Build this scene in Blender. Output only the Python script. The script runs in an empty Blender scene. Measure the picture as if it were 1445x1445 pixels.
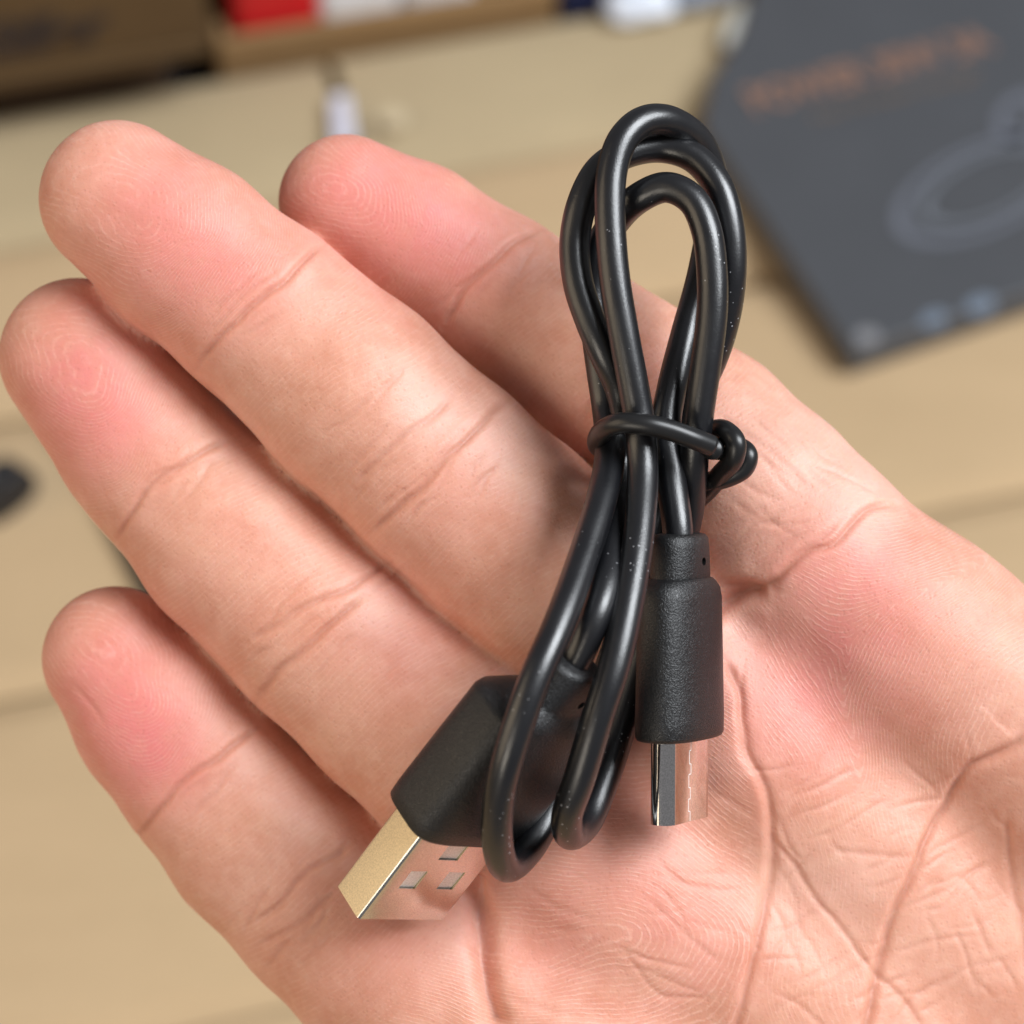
import bpy, bmesh, math, random
import numpy as np
from mathutils import Vector, Matrix

# ------------------------------------------------------------------ camera, world, lights, exposure
S = bpy.context.scene
K, D = 14.2, 250.0                  # photo pixels per mm at the palm, mm from lens to palm
FPX = K * D                         # focal length in photo pixels
CX = CY = 722.5
PITCH = math.radians(50)
CAM = Vector((0, -450, 536))        # mm above the table
FW = Vector((0, math.cos(PITCH), -math.sin(PITCH)))
UP = Vector((0, math.sin(PITCH), math.cos(PITCH)))
RT = Vector((1, 0, 0))
MM = 0.001

cd = bpy.data.cameras.new('camera')
cam = bpy.data.objects.new('camera', cd)
S.collection.objects.link(cam)
cam.matrix_world = Matrix.Translation(CAM * MM) @ Matrix((RT, UP, -FW)).transposed().to_4x4()
cd.sensor_width = 36
cd.lens = 36 * FPX / 1445
cd.clip_start, cd.clip_end = 0.01, 20
cd.dof.use_dof = True
cd.dof.focus_distance = (D - 5) * MM
cd.dof.aperture_fstop = 21.0
S.camera = cam

W = bpy.data.worlds.new('World'); S.world = W; W.use_nodes = True
bg = W.node_tree.nodes['Background']
bg.inputs[0].default_value = (0.96, 0.95, 1.0, 1)
bg.inputs[1].default_value = 0.20

def area(name, loc, target, sx, sy, power, col):
    l = bpy.data.lights.new(name, 'AREA'); l.shape = 'RECTANGLE'
    l.size, l.size_y, l.energy, l.color = sx, sy, power, col
    o = bpy.data.objects.new(name, l); S.collection.objects.link(o)
    o.location = loc
    o.rotation_euler = (Vector(target) - Vector(loc)).to_track_quat('-Z', 'Y').to_euler()
    return o
HANDC = (CAM + FW * D) * MM
area('shop_front_daylight', HANDC + Vector((1.45, -0.10, 1.75)), HANDC, 1.2, 1.5, 98, (0.92, 0.96, 1.0))
area('warm_left_fill', HANDC + Vector((-1.25, -0.30, 0.48)), HANDC, 1.0, 1.1, 7, (1.0, 0.80, 0.56))  # added fill: warms left finger sides and gives the cord its brown highlight
area('low_rear_fill', HANDC + Vector((-0.68, -1.30, 0.38)), HANDC, 0.6, 0.7, 6, (1.0, 0.90, 0.76))  # invented source behind the camera, added for edge highlights on the plug metal

S.view_settings.view_transform = 'Standard'
S.view_settings.look = 'None'
S.view_settings.exposure = 0.0
S.view_settings.gamma = 1
S.cycles.max_bounces = 8

# ------------------------------------------------------------------ helpers
def H(px, py, z):
    """photo pixel + height in mm above the palm plane -> hand-frame mm"""
    f = (D - z) / D / K
    return np.array([(px - CX) * f, -(py - CY) * f, z], dtype=np.float64)
def toW(P):
    """hand-frame mm (N,3) -> world metres"""
    P = np.asarray(P, dtype=np.float64)
    R = np.array([RT, UP, -FW])
    return (np.array(CAM) + np.array(FW) * D + P @ R) * MM
def Hw(px, py, z): return Vector(toW(H(px, py, z)[None])[0])
def G(px, py, h=0.0):
    """photo pixel -> point at height h mm above the table, world metres"""
    d = RT * ((px - CX) / FPX) + UP * (-(py - CY) / FPX) + FW
    t = (h - CAM.z) / d.z
    return (CAM + d * t) * MM

def link(o): S.collection.objects.link(o); return o
def mesh_obj(name, verts, faces, m=None, parent=None, smooth=True):
    me = bpy.data.meshes.new(name)
    me.from_pydata([tuple(v) for v in verts], [], [tuple(f) for f in faces])
    if smooth: me.polygons.foreach_set('use_smooth', [True] * len(me.polygons))
    me.update()
    o = link(bpy.data.objects.new(name, me))
    if m: me.materials.append(m)
    if parent: o.parent = parent
    return o
def bm_obj(name, bm, m=None, parent=None, smooth=False):
    me = bpy.data.meshes.new(name); bm.to_mesh(me); bm.free()
    if smooth: me.polygons.foreach_set('use_smooth', [True] * len(me.polygons))
    o = link(bpy.data.objects.new(name, me))
    if m: me.materials.append(m)
    if parent: o.parent = parent
    return o
def empty(name, loc):
    o = link(bpy.data.objects.new(name, None)); o.location = loc; o.empty_display_size = 0.01
    return o
def tag(o, label=None, cat=None, group=None, kind=None):
    for k, v in (('label', label), ('category', cat), ('group', group), ('kind', kind)):
        if v: o[k] = v
    return o
def adopt(ch, par):
    """parent without moving (parents are only translated or at identity)"""
    bpy.context.view_layer.update()
    ch.parent = par
    ch.matrix_parent_inverse = par.matrix_world.inverted()

# ---- node helpers
class NT:
    def __init__(s, name):
        s.m = bpy.data.materials.new(name); s.m.use_nodes = True
        s.t = s.m.node_tree; s.b = s.t.nodes['Principled BSDF']
    def n(s, typ, **kw):
        nd = s.t.nodes.new(typ)
        for k, v in kw.items():
            if k.startswith('i_'): nd.inputs[k[2:].replace('_', ' ')].default_value = v
            else: setattr(nd, k, v)
        return nd
    def l(s, a, b): s.t.links.new(a, b)
    def math(s, op, a, b=None):
        nd = s.n('ShaderNodeMath', operation=op)
        for i, x in enumerate((a, b)):
            if x is None: continue
            if isinstance(x, (int, float)): nd.inputs[i].default_value = x
            else: s.l(x, nd.inputs[i])
        return nd.outputs[0]
    def mix(s, f, a, b, mode='MIX'):
        nd = s.n('ShaderNodeMix', data_type='RGBA', blend_type=mode)
        for i, x in ((0, f), (6, a), (7, b)):
            if isinstance(x, (int, float)): nd.inputs[i].default_value = x
            elif isinstance(x, tuple): nd.inputs[i].default_value = (*x, 1)
            else: s.l(x, nd.inputs[i])
        return nd.outputs[2]
    def ramp(s, f, a, b):
        nd = s.n('ShaderNodeMapRange'); nd.inputs['From Min'].default_value = a; nd.inputs['From Max'].default_value = b
        s.l(f, nd.inputs['Value']); return nd.outputs[0]
    def noise(s, scale, detail=3, rough=.55, vec=None):
        nd = s.n('ShaderNodeTexNoise'); nd.inputs['Scale'].default_value = scale
        nd.inputs['Detail'].default_value = detail; nd.inputs['Roughness'].default_value = rough
        if vec is None:
            if not hasattr(s, 'tc'): s.tc = s.n('ShaderNodeTexCoord')
            vec = s.tc.outputs['Object']
        s.l(vec, nd.inputs['Vector']); return nd.outputs['Fac']
    def bump(s, h, dist, strength=1.0, normal=None):
        nd = s.n('ShaderNodeBump'); nd.inputs['Distance'].default_value = dist; nd.inputs['Strength'].default_value = strength
        s.l(h, nd.inputs['Height'])
        if normal is not None: s.l(normal, nd.inputs['Normal'])
        return nd.outputs[0]
    def base(s, c):
        if isinstance(c, tuple): s.b.inputs['Base Color'].default_value = (*c, 1)
        else: s.l(c, s.b.inputs['Base Color'])
        return s
    def set(s, **kw):
        for k, v in kw.items(): s.b.inputs[k.replace('_', ' ')].default_value = v
        return s

def simple(name, c, rough, metal=0.0, spec=0.5, nscale=0, namt=0.0):
    t = NT(name).set(Roughness=rough, Metallic=metal)
    t.b.inputs['Specular IOR Level'].default_value = spec
    if nscale:
        f = t.noise(nscale, 4)
        t.base(t.mix(f, tuple(x * (1 - namt) for x in c), tuple(min(1, x * (1 + namt)) for x in c)))
    else: t.base(c)
    return t.m

# ---- materials
def mat_cardboard(name, a, b):
    t = NT(name).set(Roughness=0.85)
    t.b.inputs['Specular IOR Level'].default_value = 0.25
    big = t.noise(9, 4); fine = t.noise(420, 3)
    mp = t.n('ShaderNodeMapping'); mp.inputs['Scale'].default_value = (14, 60, 14)
    t.l(t.tc.outputs['Object'], mp.inputs['Vector'])
    fl = t.noise(1.6, 2, vec=mp.outputs[0])
    f = t.math('ADD', t.math('MULTIPLY', big, .5), t.math('ADD', t.math('MULTIPLY', fine, .15), t.math('MULTIPLY', fl, .15)))
    t.base(t.mix(t.ramp(f, .3, .7), a, b))
    t.l(t.bump(t.math('ADD', fl, t.math('MULTIPLY', fine, .4)), 0.0006, .5), t.b.inputs['Normal'])
    return t.m
M_card = mat_cardboard('cardboard', (.40, .285, .165), (.50, .36, .215))
M_cardg = mat_cardboard('greyer_cardboard', (.345, .27, .165), (.43, .34, .21))
M_brown = mat_cardboard('shaded_brown_carton', (.085, .050, .021), (.12, .073, .031))  # brown darkened to hold the shade the lettered carton stands in
M_tan = mat_cardboard('shaded_tan_carton', (.23, .135, .058), (.29, .18, .085))  # tray tan lowered too, its shade put into the colour
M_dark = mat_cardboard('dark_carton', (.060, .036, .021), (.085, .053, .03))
M_table = simple('table_paint', (.05, .04, .035), .7, nscale=30, namt=.4)
M_ink = simple('brown_ink', (.025, .016, .014), .8)
M_red = simple('red_wrap', (.55, .01, .015), .3, nscale=60, namt=.2)
M_white = simple('white_wrap', (.72, .72, .74), .35, nscale=50, namt=.1)
M_navy = simple('navy_wrap', (.015, .02, .06), .35)
M_paper = simple('lilac_paper', (.55, .54, .62), .6)
M_boxblk = simple('charcoal_card', (.058, .061, .068), .45, nscale=40, namt=.12)
M_orange = simple('copper_print', (.24, .135, .095), .5)
M_dimorange = simple('dim_copper_print', (.15, .115, .09), .5)
M_grey = simple('grey_print', (.112, .120, .145), .5)
M_blueprint = simple('pale_blue_print', (.145, .18, .23), .5)
M_rub = simple('black_rubber', (.012, .012, .014), .5)

def mat_cord():
    t = NT('black_cable_vinyl').set(Roughness=0.36)
    t.b.inputs['Specular IOR Level'].default_value = 0.78
    f = t.noise(5200, 2)
    big = t.noise(260, 3)
    # dust specks, denser in patches
    v = t.n('ShaderNodeTexVoronoi'); v.inputs['Scale'].default_value = 1700
    t.l(t.tc.outputs['Object'], v.inputs['Vector'])
    patch = t.ramp(t.noise(70, 3), .42, .75)
    thr = t.math('MULTIPLY', patch, .21)
    speck = t.math('LESS_THAN', v.outputs['Distance'], thr)
    wn = t.n('ShaderNodeTexWhiteNoise'); t.l(v.outputs['Position'], wn.inputs['Vector'])
    speck = t.math('MULTIPLY', speck, t.math('GREATER_THAN', wn.outputs['Value'], .6))
    t.base(t.mix(t.math('MULTIPLY', speck, .6), (.0050, .0053, .0068), (.45, .45, .47)))
    r = t.math('ADD', t.math('MULTIPLY', big, .22), .22)
    t.l(r, t.b.inputs['Roughness'])
    t.l(t.bump(f, 0.000020, .8), t.b.inputs['Normal'])
    return t.m
M_cord = mat_cord()
def mat_mold():
    t = NT('textured_black_plastic').set(Roughness=0.42)
    t.b.inputs['Specular IOR Level'].default_value = 0.55
    mp = t.n('ShaderNodeMapping'); mp.inputs['Scale'].default_value = (1, 1, 1)
    f = t.noise(3600, 2, .5)
    ridge = t.math('ABSOLUTE', t.math('SUBTRACT', f, .5))
    g = t.noise(120, 3)
    t.base(t.mix(g, (.006, .006, .0065), (.010, .010, .0105)))
    t.l(t.bump(t.ramp(ridge, 0, .12), 0.00004, .6), t.b.inputs['Normal'])
    return t.m
M_mold = mat_mold()
def mat_metal(name, c, rough, bumpd):
    t = NT(name).set(Metallic=1.0, Roughness=rough)
    g = t.noise(7000, 2); t.base(t.mix(t.ramp(g, .3, .7), tuple(x * .72 for x in c), c))
    if bumpd: t.l(t.bump(g, bumpd, .6), t.b.inputs['Normal'])
    return t.m
M_metal = mat_metal('nickel_plate', (.70, .68, .63), .15, 0)
M_metal2 = mat_metal('bright_steel', (.88, .86, .83), .07, 0)
M_metal_rough = mat_metal('frosted_nickel_tan_reflection', (.82, .66, .42), .5, 0.00003)  # warm tint paints in the tan reflection of the surroundings
M_metal_rough.node_tree.nodes['Principled BSDF'].inputs['Metallic'].default_value = .65
M_tab = mat_metal('satin_steel', (.93, .91, .88), .5, 0)
M_tab.node_tree.nodes['Principled BSDF'].inputs['Metallic'].default_value = .55
M_hole = simple('dark_void', (.002, .002, .002), .9)
M_tie = simple('tie_vinyl', (.010, .010, .0105), .34, nscale=900, namt=.3)

def mat_skin():
    t = NT('skin').set(Roughness=0.5)
    b = t.b
    at = lambda n: t.n('ShaderNodeAttribute', attribute_name=n).outputs['Fac']
    red, crease, pale = at('red'), at('crease'), at('pale')
    mott = t.noise(160, 4, .6); mott2 = t.noise(520, 3, .6); fine = t.noise(2600, 3, .6)
    c = t.mix(t.ramp(mott, .3, .7), (.575, .255, .168), (.675, .35, .255))
    c = t.mix(t.math('MULTIPLY', t.ramp(mott2, .45, .75), .30), c, (.76, .47, .36))
    rf = t.math('MULTIPLY', t.math('MULTIPLY', red, .95), t.math('ADD', .1, t.math('ADD', t.math('MULTIPLY', t.noise(110, 5, .65), 1.0), t.math('MULTIPLY', mott2, .8))))
    c = t.mix(t.math('MINIMUM', rf, 1.0), c, (.68, .19, .185))
    c = t.mix(pale, c, (.84, .54, .46))
    c = t.mix(t.math('MULTIPLY', crease, .5), c, (.47, .175, .11))
    pv = t.n('ShaderNodeTexVoronoi'); pv.inputs['Scale'].default_value = 1500
    t.l(t.tc.outputs['Object'], pv.inputs['Vector'])
    pore = t.ramp(pv.outputs['Distance'], .30, .05)
    c = t.mix(t.math('MULTIPLY', pore, .16), c, (.42, .17, .11))
    vein = t.ramp(t.noise(75, 5, .7), .52, .70)
    c = t.mix(t.math('MULTIPLY', vein, .22), c, (.66, .42, .27))
    # papillary ridges: three families
    wob = t.math('ADD', t.math('MULTIPLY', t.noise(170, 2), 5.0), t.math('MULTIPLY', t.noise(900, 3, .6), 5.0))
    def fam(ph, w):
        return t.math('MULTIPLY', t.math('SINE', t.math('ADD', at(ph), wob)), at(w))
    rid = t.math('ADD', t.math('ADD', fam('ph_tip', 'w_tip'), fam('ph_fin', 'w_fin')), fam('ph_palm', 'w_palm'))
    brk = t.ramp(t.math('ADD', t.math('MULTIPLY', t.noise(240, 2), .45), t.math('MULTIPLY', t.noise(1500, 2), .55)), .38, .60)
    rid = t.math('MULTIPLY', rid, t.math('ADD', .2, t.math('MULTIPLY', brk, .8)))
    pk = t.math('POWER', t.math('MAXIMUM', rid, 0.0), 1.6)
    c = t.mix(t.math('MULTIPLY', pk, .34), c, (.86, .55, .45))
    t.base(c)
    b.inputs['Subsurface Weight'].default_value = .35
    b.inputs['Subsurface Radius'].default_value = (1.0, .36, .18)
    b.inputs['Subsurface Scale'].default_value = 0.002
    b.inputs['Specular IOR Level'].default_value = .42
    t.l(t.math('ADD', .40, t.math('MULTIPLY', mott2, .2)), b.inputs['Roughness'])
    n1 = t.bump(t.math('SUBTRACT', t.math('ADD', t.math('MULTIPLY', fine, .8), mott2), t.math('MULTIPLY', pore, .35)), 0.00012, .5)
    n2 = t.bump(pk, 0.00004, .6, n1)
    t.l(n2, b.inputs['Normal'])
    return t.m
M_skin = mat_skin()

# ------------------------------------------------------------------ table and cardboard under the hand
bm = bmesh.new(); bmesh.ops.create_cube(bm, size=1)
for v in bm.verts: v.co = Vector((v.co.x * 2.4, v.co.y * 2.0 + .25, v.co.z * .04 - .040))
tag(bm_obj('table', bm, M_table), kind='structure')

# local axes of the flattened carton: u along the score lines, v away from the camera
U0 = (G(1445, 690) - G(0, 985)); U0.z = 0; U0.normalize()
V0 = Vector((-U0.y, U0.x, 0))
O0 = G(722, 840)
def vof(px, py): return (G(px, py) - O0).dot(V0)
def uof(px, py): return (G(px, py) - O0).dot(U0)
sheet = empty('flattened_carton', (0, 0, 0))
tag(sheet, 'flattened tan cardboard carton lying under the hand', 'cardboard')
def panel(u0, u1, v0, v1, tilt, name='panel', bulge=.002, n=14, m_=None):
    """slab between two score lines, edges rolled down, slightly tilted"""
    vs, fs = [], []
    for j in range(n + 1):
        s = j / n; v = v0 + (v1 - v0) * s
        e = min(s, 1 - s) * (v1 - v0)
        h = -.0036 * math.exp(-e / .0035) + bulge * math.sin(math.pi * s) + tilt * (s - .5)
        for u in (u0, u1):
            vs.append(O0 + U0 * u + V0 * v + Vector((0, 0, h)))
    for j in range(n): fs.append((2*j, 2*j+1, 2*j+3, 2*j+2))
    m = len(vs)
    vs += [p - Vector((0, 0, .004)) for p in vs]
    for j in range(n): fs.append((m+2*j+2, m+2*j+3, m+2*j+1, m+2*j))
    fs += [(0, m, m+1, 1), (2*n+1, m+2*n+1, m+2*n, 2*n)]
    for k in (0, 1):
        for j in range(n):
            q = (2*j+k, 2*j+2+k, m+2*j+2+k, m+2*j+k)
            fs.append(q if k == 0 else q[::-1])
    return mesh_obj(name, vs, fs, m_ or M_card, sheet, False)
vA, vB, vC, vD = vof(400, 1412), vof(0, 985), vof(0, 583), vof(0, 345)
vE = vof(300, 108)
panel(-.75, .75, -.75, vA - .0008, .000)
panel(-.75, .75, vA + .0008, vB - .0008, .003)
panel(-.75, .75, vB + .0008, vC - .0008, -.002)
panel(-.75, .75, vC + .0008, vD - .0008, .002)
us = uof(476, 130)
panel(-.75, us - .0022, vD + .0008, vE, .002, 'flap', m_=M_cardg)
panel(us + .0022, .75, vD + .0008, vE + .001, .002, 'flap', m_=M_cardg)

# slip of paper in the slit
def slab(name, pts, z0, z1, m, parent=None, bev=0.0):
    """prism over a ground polygon (world xy), bevelled"""
    bm = bmesh.new()
    lo = [bm.verts.new((p.x, p.y, z0)) for p in pts]
    hi = [bm.verts.new((p.x, p.y, z1)) for p in pts]
    n = len(pts)
    bm.faces.new(lo[::-1]); bm.faces.new(hi)
    for i in range(n): bm.faces.new((lo[i], lo[(i+1) % n], hi[(i+1) % n], hi[i]))
    bmesh.ops.recalc_face_normals(bm, faces=bm.faces)
    if bev: bmesh.ops.bevel(bm, geom=list(bm.edges), offset=bev, segments=3, affect='EDGES', profile=.5)
    return bm_obj(name, bm, m, parent)
o = slab('paper_slip', [G(470, 205, 6), G(503, 200, 6), G(492, 133, 6), G(467, 137, 6)], .0045, .0068, M_paper, bev=.0005)
tag(o, 'small lilac-white paper slip lying in the carton slit above the index finger', 'paper slip')
o = slab('round_sticker', [G(555, 165, 6) + Vector((.0042 * math.cos(a), .0042 * math.sin(a), 0)) for a in np.linspace(0, 2*math.pi, 20)[:-1]], .0042, .0056, simple('beige_sticker', (.50, .41, .27), .6))
tag(o, 'faint pale round sticker on the carton flap beside the slit', 'sticker')

# ------------------------------------------------------------------ cartons behind
def frame_box(name, p0, u_len, v_len, z0, z1, m, parent=None, bev=.0012):
    pts = [p0, p0 + U0 * u_len, p0 + U0 * u_len + V0 * v_len, p0 + V0 * v_len]
    return slab(name, pts, z0, z1, m, parent, bev)
def text_mesh(body, size, m, origin, ax, ay, parent, name='lettering', extr=.0002, bold=0.0, shear=0.0):
    cu = bpy.data.curves.new(name, 'FONT'); cu.body = body; cu.size = size; cu.extrude = extr; cu.offset = bold; cu.shear = shear
    tmp = bpy.data.objects.new('tmp', cu); S.collection.objects.link(tmp)
    bpy.context.view_layer.update()
    me = bpy.data.meshes.new_from_object(tmp.evaluated_get(bpy.context.evaluated_depsgraph_get()))
    bpy.data.objects.remove(tmp); bpy.data.curves.remove(cu)
    ax = ax.normalized(); ay = ay.normalized(); az = ax.cross(ay)
    me.transform(Matrix.Translation(origin) @ Matrix((ax, ay, az)).transposed().to_4x4())
    me.name = name; me.materials.clear(); me.materials.append(m)
    o = link(bpy.data.objects.new(name, me)); o.parent = parent
    return o
Z3 = Vector((0, 0, 1))
# lower dark carton, upper carton with writing on it
pl = G(240, 122, 0) + V0 * .004
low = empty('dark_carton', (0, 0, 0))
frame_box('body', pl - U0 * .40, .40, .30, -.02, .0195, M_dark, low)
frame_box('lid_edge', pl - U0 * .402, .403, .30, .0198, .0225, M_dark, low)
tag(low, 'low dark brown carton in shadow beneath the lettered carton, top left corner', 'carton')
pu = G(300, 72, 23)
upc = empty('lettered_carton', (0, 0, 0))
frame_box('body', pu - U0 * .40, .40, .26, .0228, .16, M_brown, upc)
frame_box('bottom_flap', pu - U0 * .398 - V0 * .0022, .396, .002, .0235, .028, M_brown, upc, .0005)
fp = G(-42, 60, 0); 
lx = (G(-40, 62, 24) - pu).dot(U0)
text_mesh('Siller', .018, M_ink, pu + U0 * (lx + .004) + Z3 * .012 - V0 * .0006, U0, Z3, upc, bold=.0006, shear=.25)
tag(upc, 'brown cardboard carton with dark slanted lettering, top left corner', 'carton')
# shallow open carton with packages
pr = G(312, 100, 0) + V0 * .003
ur = (G(788, 20, 0) - pr).dot(U0)
tray = empty('open_tray_carton', (0, 0, 0))
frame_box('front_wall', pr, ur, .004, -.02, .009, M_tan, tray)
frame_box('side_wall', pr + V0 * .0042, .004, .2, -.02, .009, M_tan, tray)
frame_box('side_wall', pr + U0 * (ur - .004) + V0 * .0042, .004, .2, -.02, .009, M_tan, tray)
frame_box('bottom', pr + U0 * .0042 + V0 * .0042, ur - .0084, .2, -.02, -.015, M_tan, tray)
tag(tray, 'shallow tan open carton holding red and white packages', 'carton')
o = frame_box('red_package', pr + U0 * .006 + V0 * .006, ur * .27, .12, -.0148, .045, M_red, None, .004)
tag(o, 'bright red package standing in the shallow open carton', 'package')
o = frame_box('white_package', pr + U0 * (ur * .305) + V0 * .005, ur * .24, .05, -.0148, .032, M_white, None, .004)
tag(o, 'white package in the shallow open carton beside the red package', 'package')
o = frame_box('white_package', pr + U0 * (ur * .555) + V0 * .007, ur * .22, .05, -.0148, .034, M_white, None, .005)
tag(o, 'longer white package at the right end of the shallow open carton', 'package')
# things past the far edge of the flaps
pn = G(795, 22, 0) + V0 * .004
o = frame_box('navy_package', pn, .016, .05, -.02, .010, M_navy, None, .003)
tag(o, 'dark navy package at the top edge, right of the tan open carton', 'package')
def pouch(name, px, py, h, rx, ry, rz, m, rot=0.0, seed=0):
    rnd = random.Random(seed)
    bm = bmesh.new(); bmesh.ops.create_icosphere(bm, subdivisions=4, radius=1)
    for v in bm.verts:
        c = v.co
        k = (abs(c.x) ** 3.2 + abs(c.y) ** 3.2 + abs(c.z) ** 2.2) ** (-1 / 3)
        w = 1 + .07 * math.sin(5 * c.x + 7 * c.y + seed) * math.cos(6 * c.y - 4 * c.z)
        c *= k * w
        c.x *= rx; c.y *= ry; c.z *= rz
    bm.transform(Matrix.Translation(G(px, py, h)) @ Matrix.Rotation(rot, 4, 'Z'))
    return bm_obj(name, bm, m, None, True)
M_pale = simple('pale_plastic', (.62, .66, .74), .3)
M_film = simple('grey_film', (.50, .50, .46), .35)
o = pouch('plastic_pouch', 905, 4, 6, .012, .008, .004, M_pale, .25, 1)
tag(o, 'pale bluish plastic pouch at the top edge beyond the cable loop', 'pouch')
o = pouch('plastic_pouch', 980, -14, 6, .014, .008, .004, simple('slate_plastic', (.16, .18, .22), .3), .25, 4)
tag(o, 'slate grey plastic pouch at the top edge between the two pale pouches', 'pouch')
o = pouch('plastic_pouch', 1042, 38, 6, .0040, .0115, .003, M_film, -.35, 2)
tag(o, 'narrow grey-white film strip beside the top left corner of the black box', 'pouch')

# ------------------------------------------------------------------ black product box
hb = 12
bx = empty('product_box', (0, 0, 0))
pF = G(1202, 499, hb); pF2 = G(1445, 415, hb); 
bu = (pF2 - pF); bu.z = 0; bu.normalize(); bv = Vector((-bu.y, bu.x, 0))
pL = G(990, 175, hb)
Lv = (pL - pF).dot(bv); off = (pL - pF).dot(bu)
pC = G(1045, 40, hb)
pts = [pF, pF + bu * .16, pF + bu * .16 + bv * (Lv + .09), G(1075, -60, hb), pC, G(1004, 112, hb), pL]
slab('body', pts, .0025, hb * MM, M_boxblk, bx, .0012)
zt = hb * MM + .0003
o = G(1066, 160, hb); o.z = zt
tx = G(1400, 62, hb) - G(1062, 152, hb); tx.z = 0
ty = Vector((-tx.y, tx.x, 0))
tl = tx.length
t_ = text_mesh('POWER 30W 3A', .0165, M_orange, o, tx, ty, bx, bold=.0003)
bpy.context.view_layer.update()
w_ = t_.dimensions.xy.length
xs = [v.co for v in t_.data.vertices]
wd = max((c - o).dot(tx.normalized()) for c in xs)
for v in t_.data.vertices:
    d = (v.co - o).dot(tx.normalized()); v.co += tx.normalized() * (d * (tl / wd - 1))
o2 = G(1150, 172, hb); o2.z = zt
t2 = text_mesh('Fast Wireless Charger', .0065, M_dimorange, o2, tx, ty, bx)
# printed picture of a round charger pad
def ring_print(cx, cy, rx, ry, w, ang, m, a0=0, a1=2*math.pi, z=zt):
    vs, fs = [], []
    n = 64
    for i in range(n + 1):
        a = a0 + (a1 - a0) * i / n
        for k in (1.0, w):
            x, y = rx * k * math.cos(a), ry * k * math.sin(a)
            p = G(cx + x * math.cos(ang) - y * math.sin(ang), cy + x * math.sin(ang) + y * math.cos(ang), hb); p.z = z
            vs.append(p)
    for i in range(n): fs.append((2*i, 2*i+1, 2*i+3, 2*i+2))
    return mesh_obj('printed_ring', vs, fs, m, bx, False)
ring_print(1385, 268, 134, 62, .86, math.radians(-24), M_grey)
ring_print(1392, 264, 100, 46, .86, math.radians(-24), simple('dim_grey_print', (.12, .13, .15), .5), z=zt + .0002)
ring_print(1440, 165, 42, 30, .55, math.radians(-40), M_grey)
for (x, y, r) in ((1318, 452, 15), (1384, 432, 17)):
    ring_print(x, y, r * 1.3, r * .75, .05, math.radians(-18), M_blueprint).name = 'printed_icon'
ring_print(1224, 476, 17, 11, .05, 0, simple('pale_grey_print', (.20, .20, .21), .5)).name = 'printed_icon'
tag(bx, 'black product box with copper lettering and a printed round charger, top right', 'box')

# ------------------------------------------------------------------ dark cable ends behind the fingers
def catmull(P, per=14):
    P = np.asarray(P, float)
    Q = np.vstack([2*P[0] - P[1], P, 2*P[-1] - P[-2]])
    out = []
    for i in range(1, len(Q) - 2):
        p0, p1, p2, p3 = Q[i-1], Q[i], Q[i+1], Q[i+2]
        # centripetal
        t0 = 0; t1 = t0 + np.linalg.norm(p1-p0) ** .5; t2 = t1 + np.linalg.norm(p2-p1) ** .5; t3 = t2 + np.linalg.norm(p3-p2) ** .5
        for t in np.linspace(t1, t2, per, endpoint=False):
            A1 = (t1-t)/(t1-t0)*p0 + (t-t0)/(t1-t0)*p1; A2 = (t2-t)/(t2-t1)*p1 + (t-t1)/(t2-t1)*p2; A3 = (t3-t)/(t3-t2)*p2 + (t-t2)/(t3-t2)*p3
            B1 = (t2-t)/(t2-t0)*A1 + (t-t0)/(t2-t0)*A2; B2 = (t3-t)/(t3-t1)*A2 + (t-t1)/(t3-t1)*A3
            out.append((t2-t)/(t2-t1)*B1 + (t-t1)/(t2-t1)*B2)
    out.append(P[-1])
    out = np.array(out)
    for _ in range(3): out[1:-1] = .25*out[:-2] + .5*out[1:-1] + .25*out[2:]
    return out
def tube(C, r, sides=24, cap=True):
    C = np.asarray(C, float); n = len(C)
    r = np.broadcast_to(np.asarray(r, float), (n,))
    T = np.gradient(C, axis=0); T /= np.linalg.norm(T, axis=1)[:, None]
    N = np.cross(T[0], [0.3, 0.5, .8]); N /= np.linalg.norm(N)
    V, F = [], []
    for i in range(n):
        N = N - T[i] * np.dot(N, T[i]); N /= np.linalg.norm(N); B = np.cross(T[i], N)
        for k in range(sides):
            a = 2*math.pi*k/sides
            V.append(C[i] + r[i]*(math.cos(a)*N + math.sin(a)*B))
    for i in range(n-1):
        for k in range(sides):
            k2 = (k+1) % sides
            F.append((i*sides+k, i*sides+k2, (i+1)*sides+k2, (i+1)*sides+k))
    if cap:
        F.append(tuple(range(sides))[::-1]); F.append(tuple((n-1)*sides + k for k in range(sides)))
    return V, F
P = catmull([G(-120, 640, 7), G(-60, 650, 7), G(-30, 670, 7), G(0, 690, 7), G(14, 700, 7), G(22, 706, 7)], 8)
V, F = tube(P, np.interp(np.linspace(0, 1, len(P)), [0, .5, .55, .9, 1], [.003, .003, .009, .009, .004]), 18)
o = mesh_obj('black_plug', V, F, M_rub)
tag(o, 'blurred black plug end lying on the cardboard at the left edge', 'plug')
P = catmull([G(88, 590, 4), G(120, 640, 4), G(170, 740, 4), G(215, 830, 4), G(262, 905, 4), G(330, 960, 4), G(420, 1000, 4)], 8)
V, F = tube(P, .0032, 14)
o = mesh_obj('charging_lead', V, F, M_rub)
tag(o, 'dark lead on the cardboard glimpsed behind the ring finger', 'cable')

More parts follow.
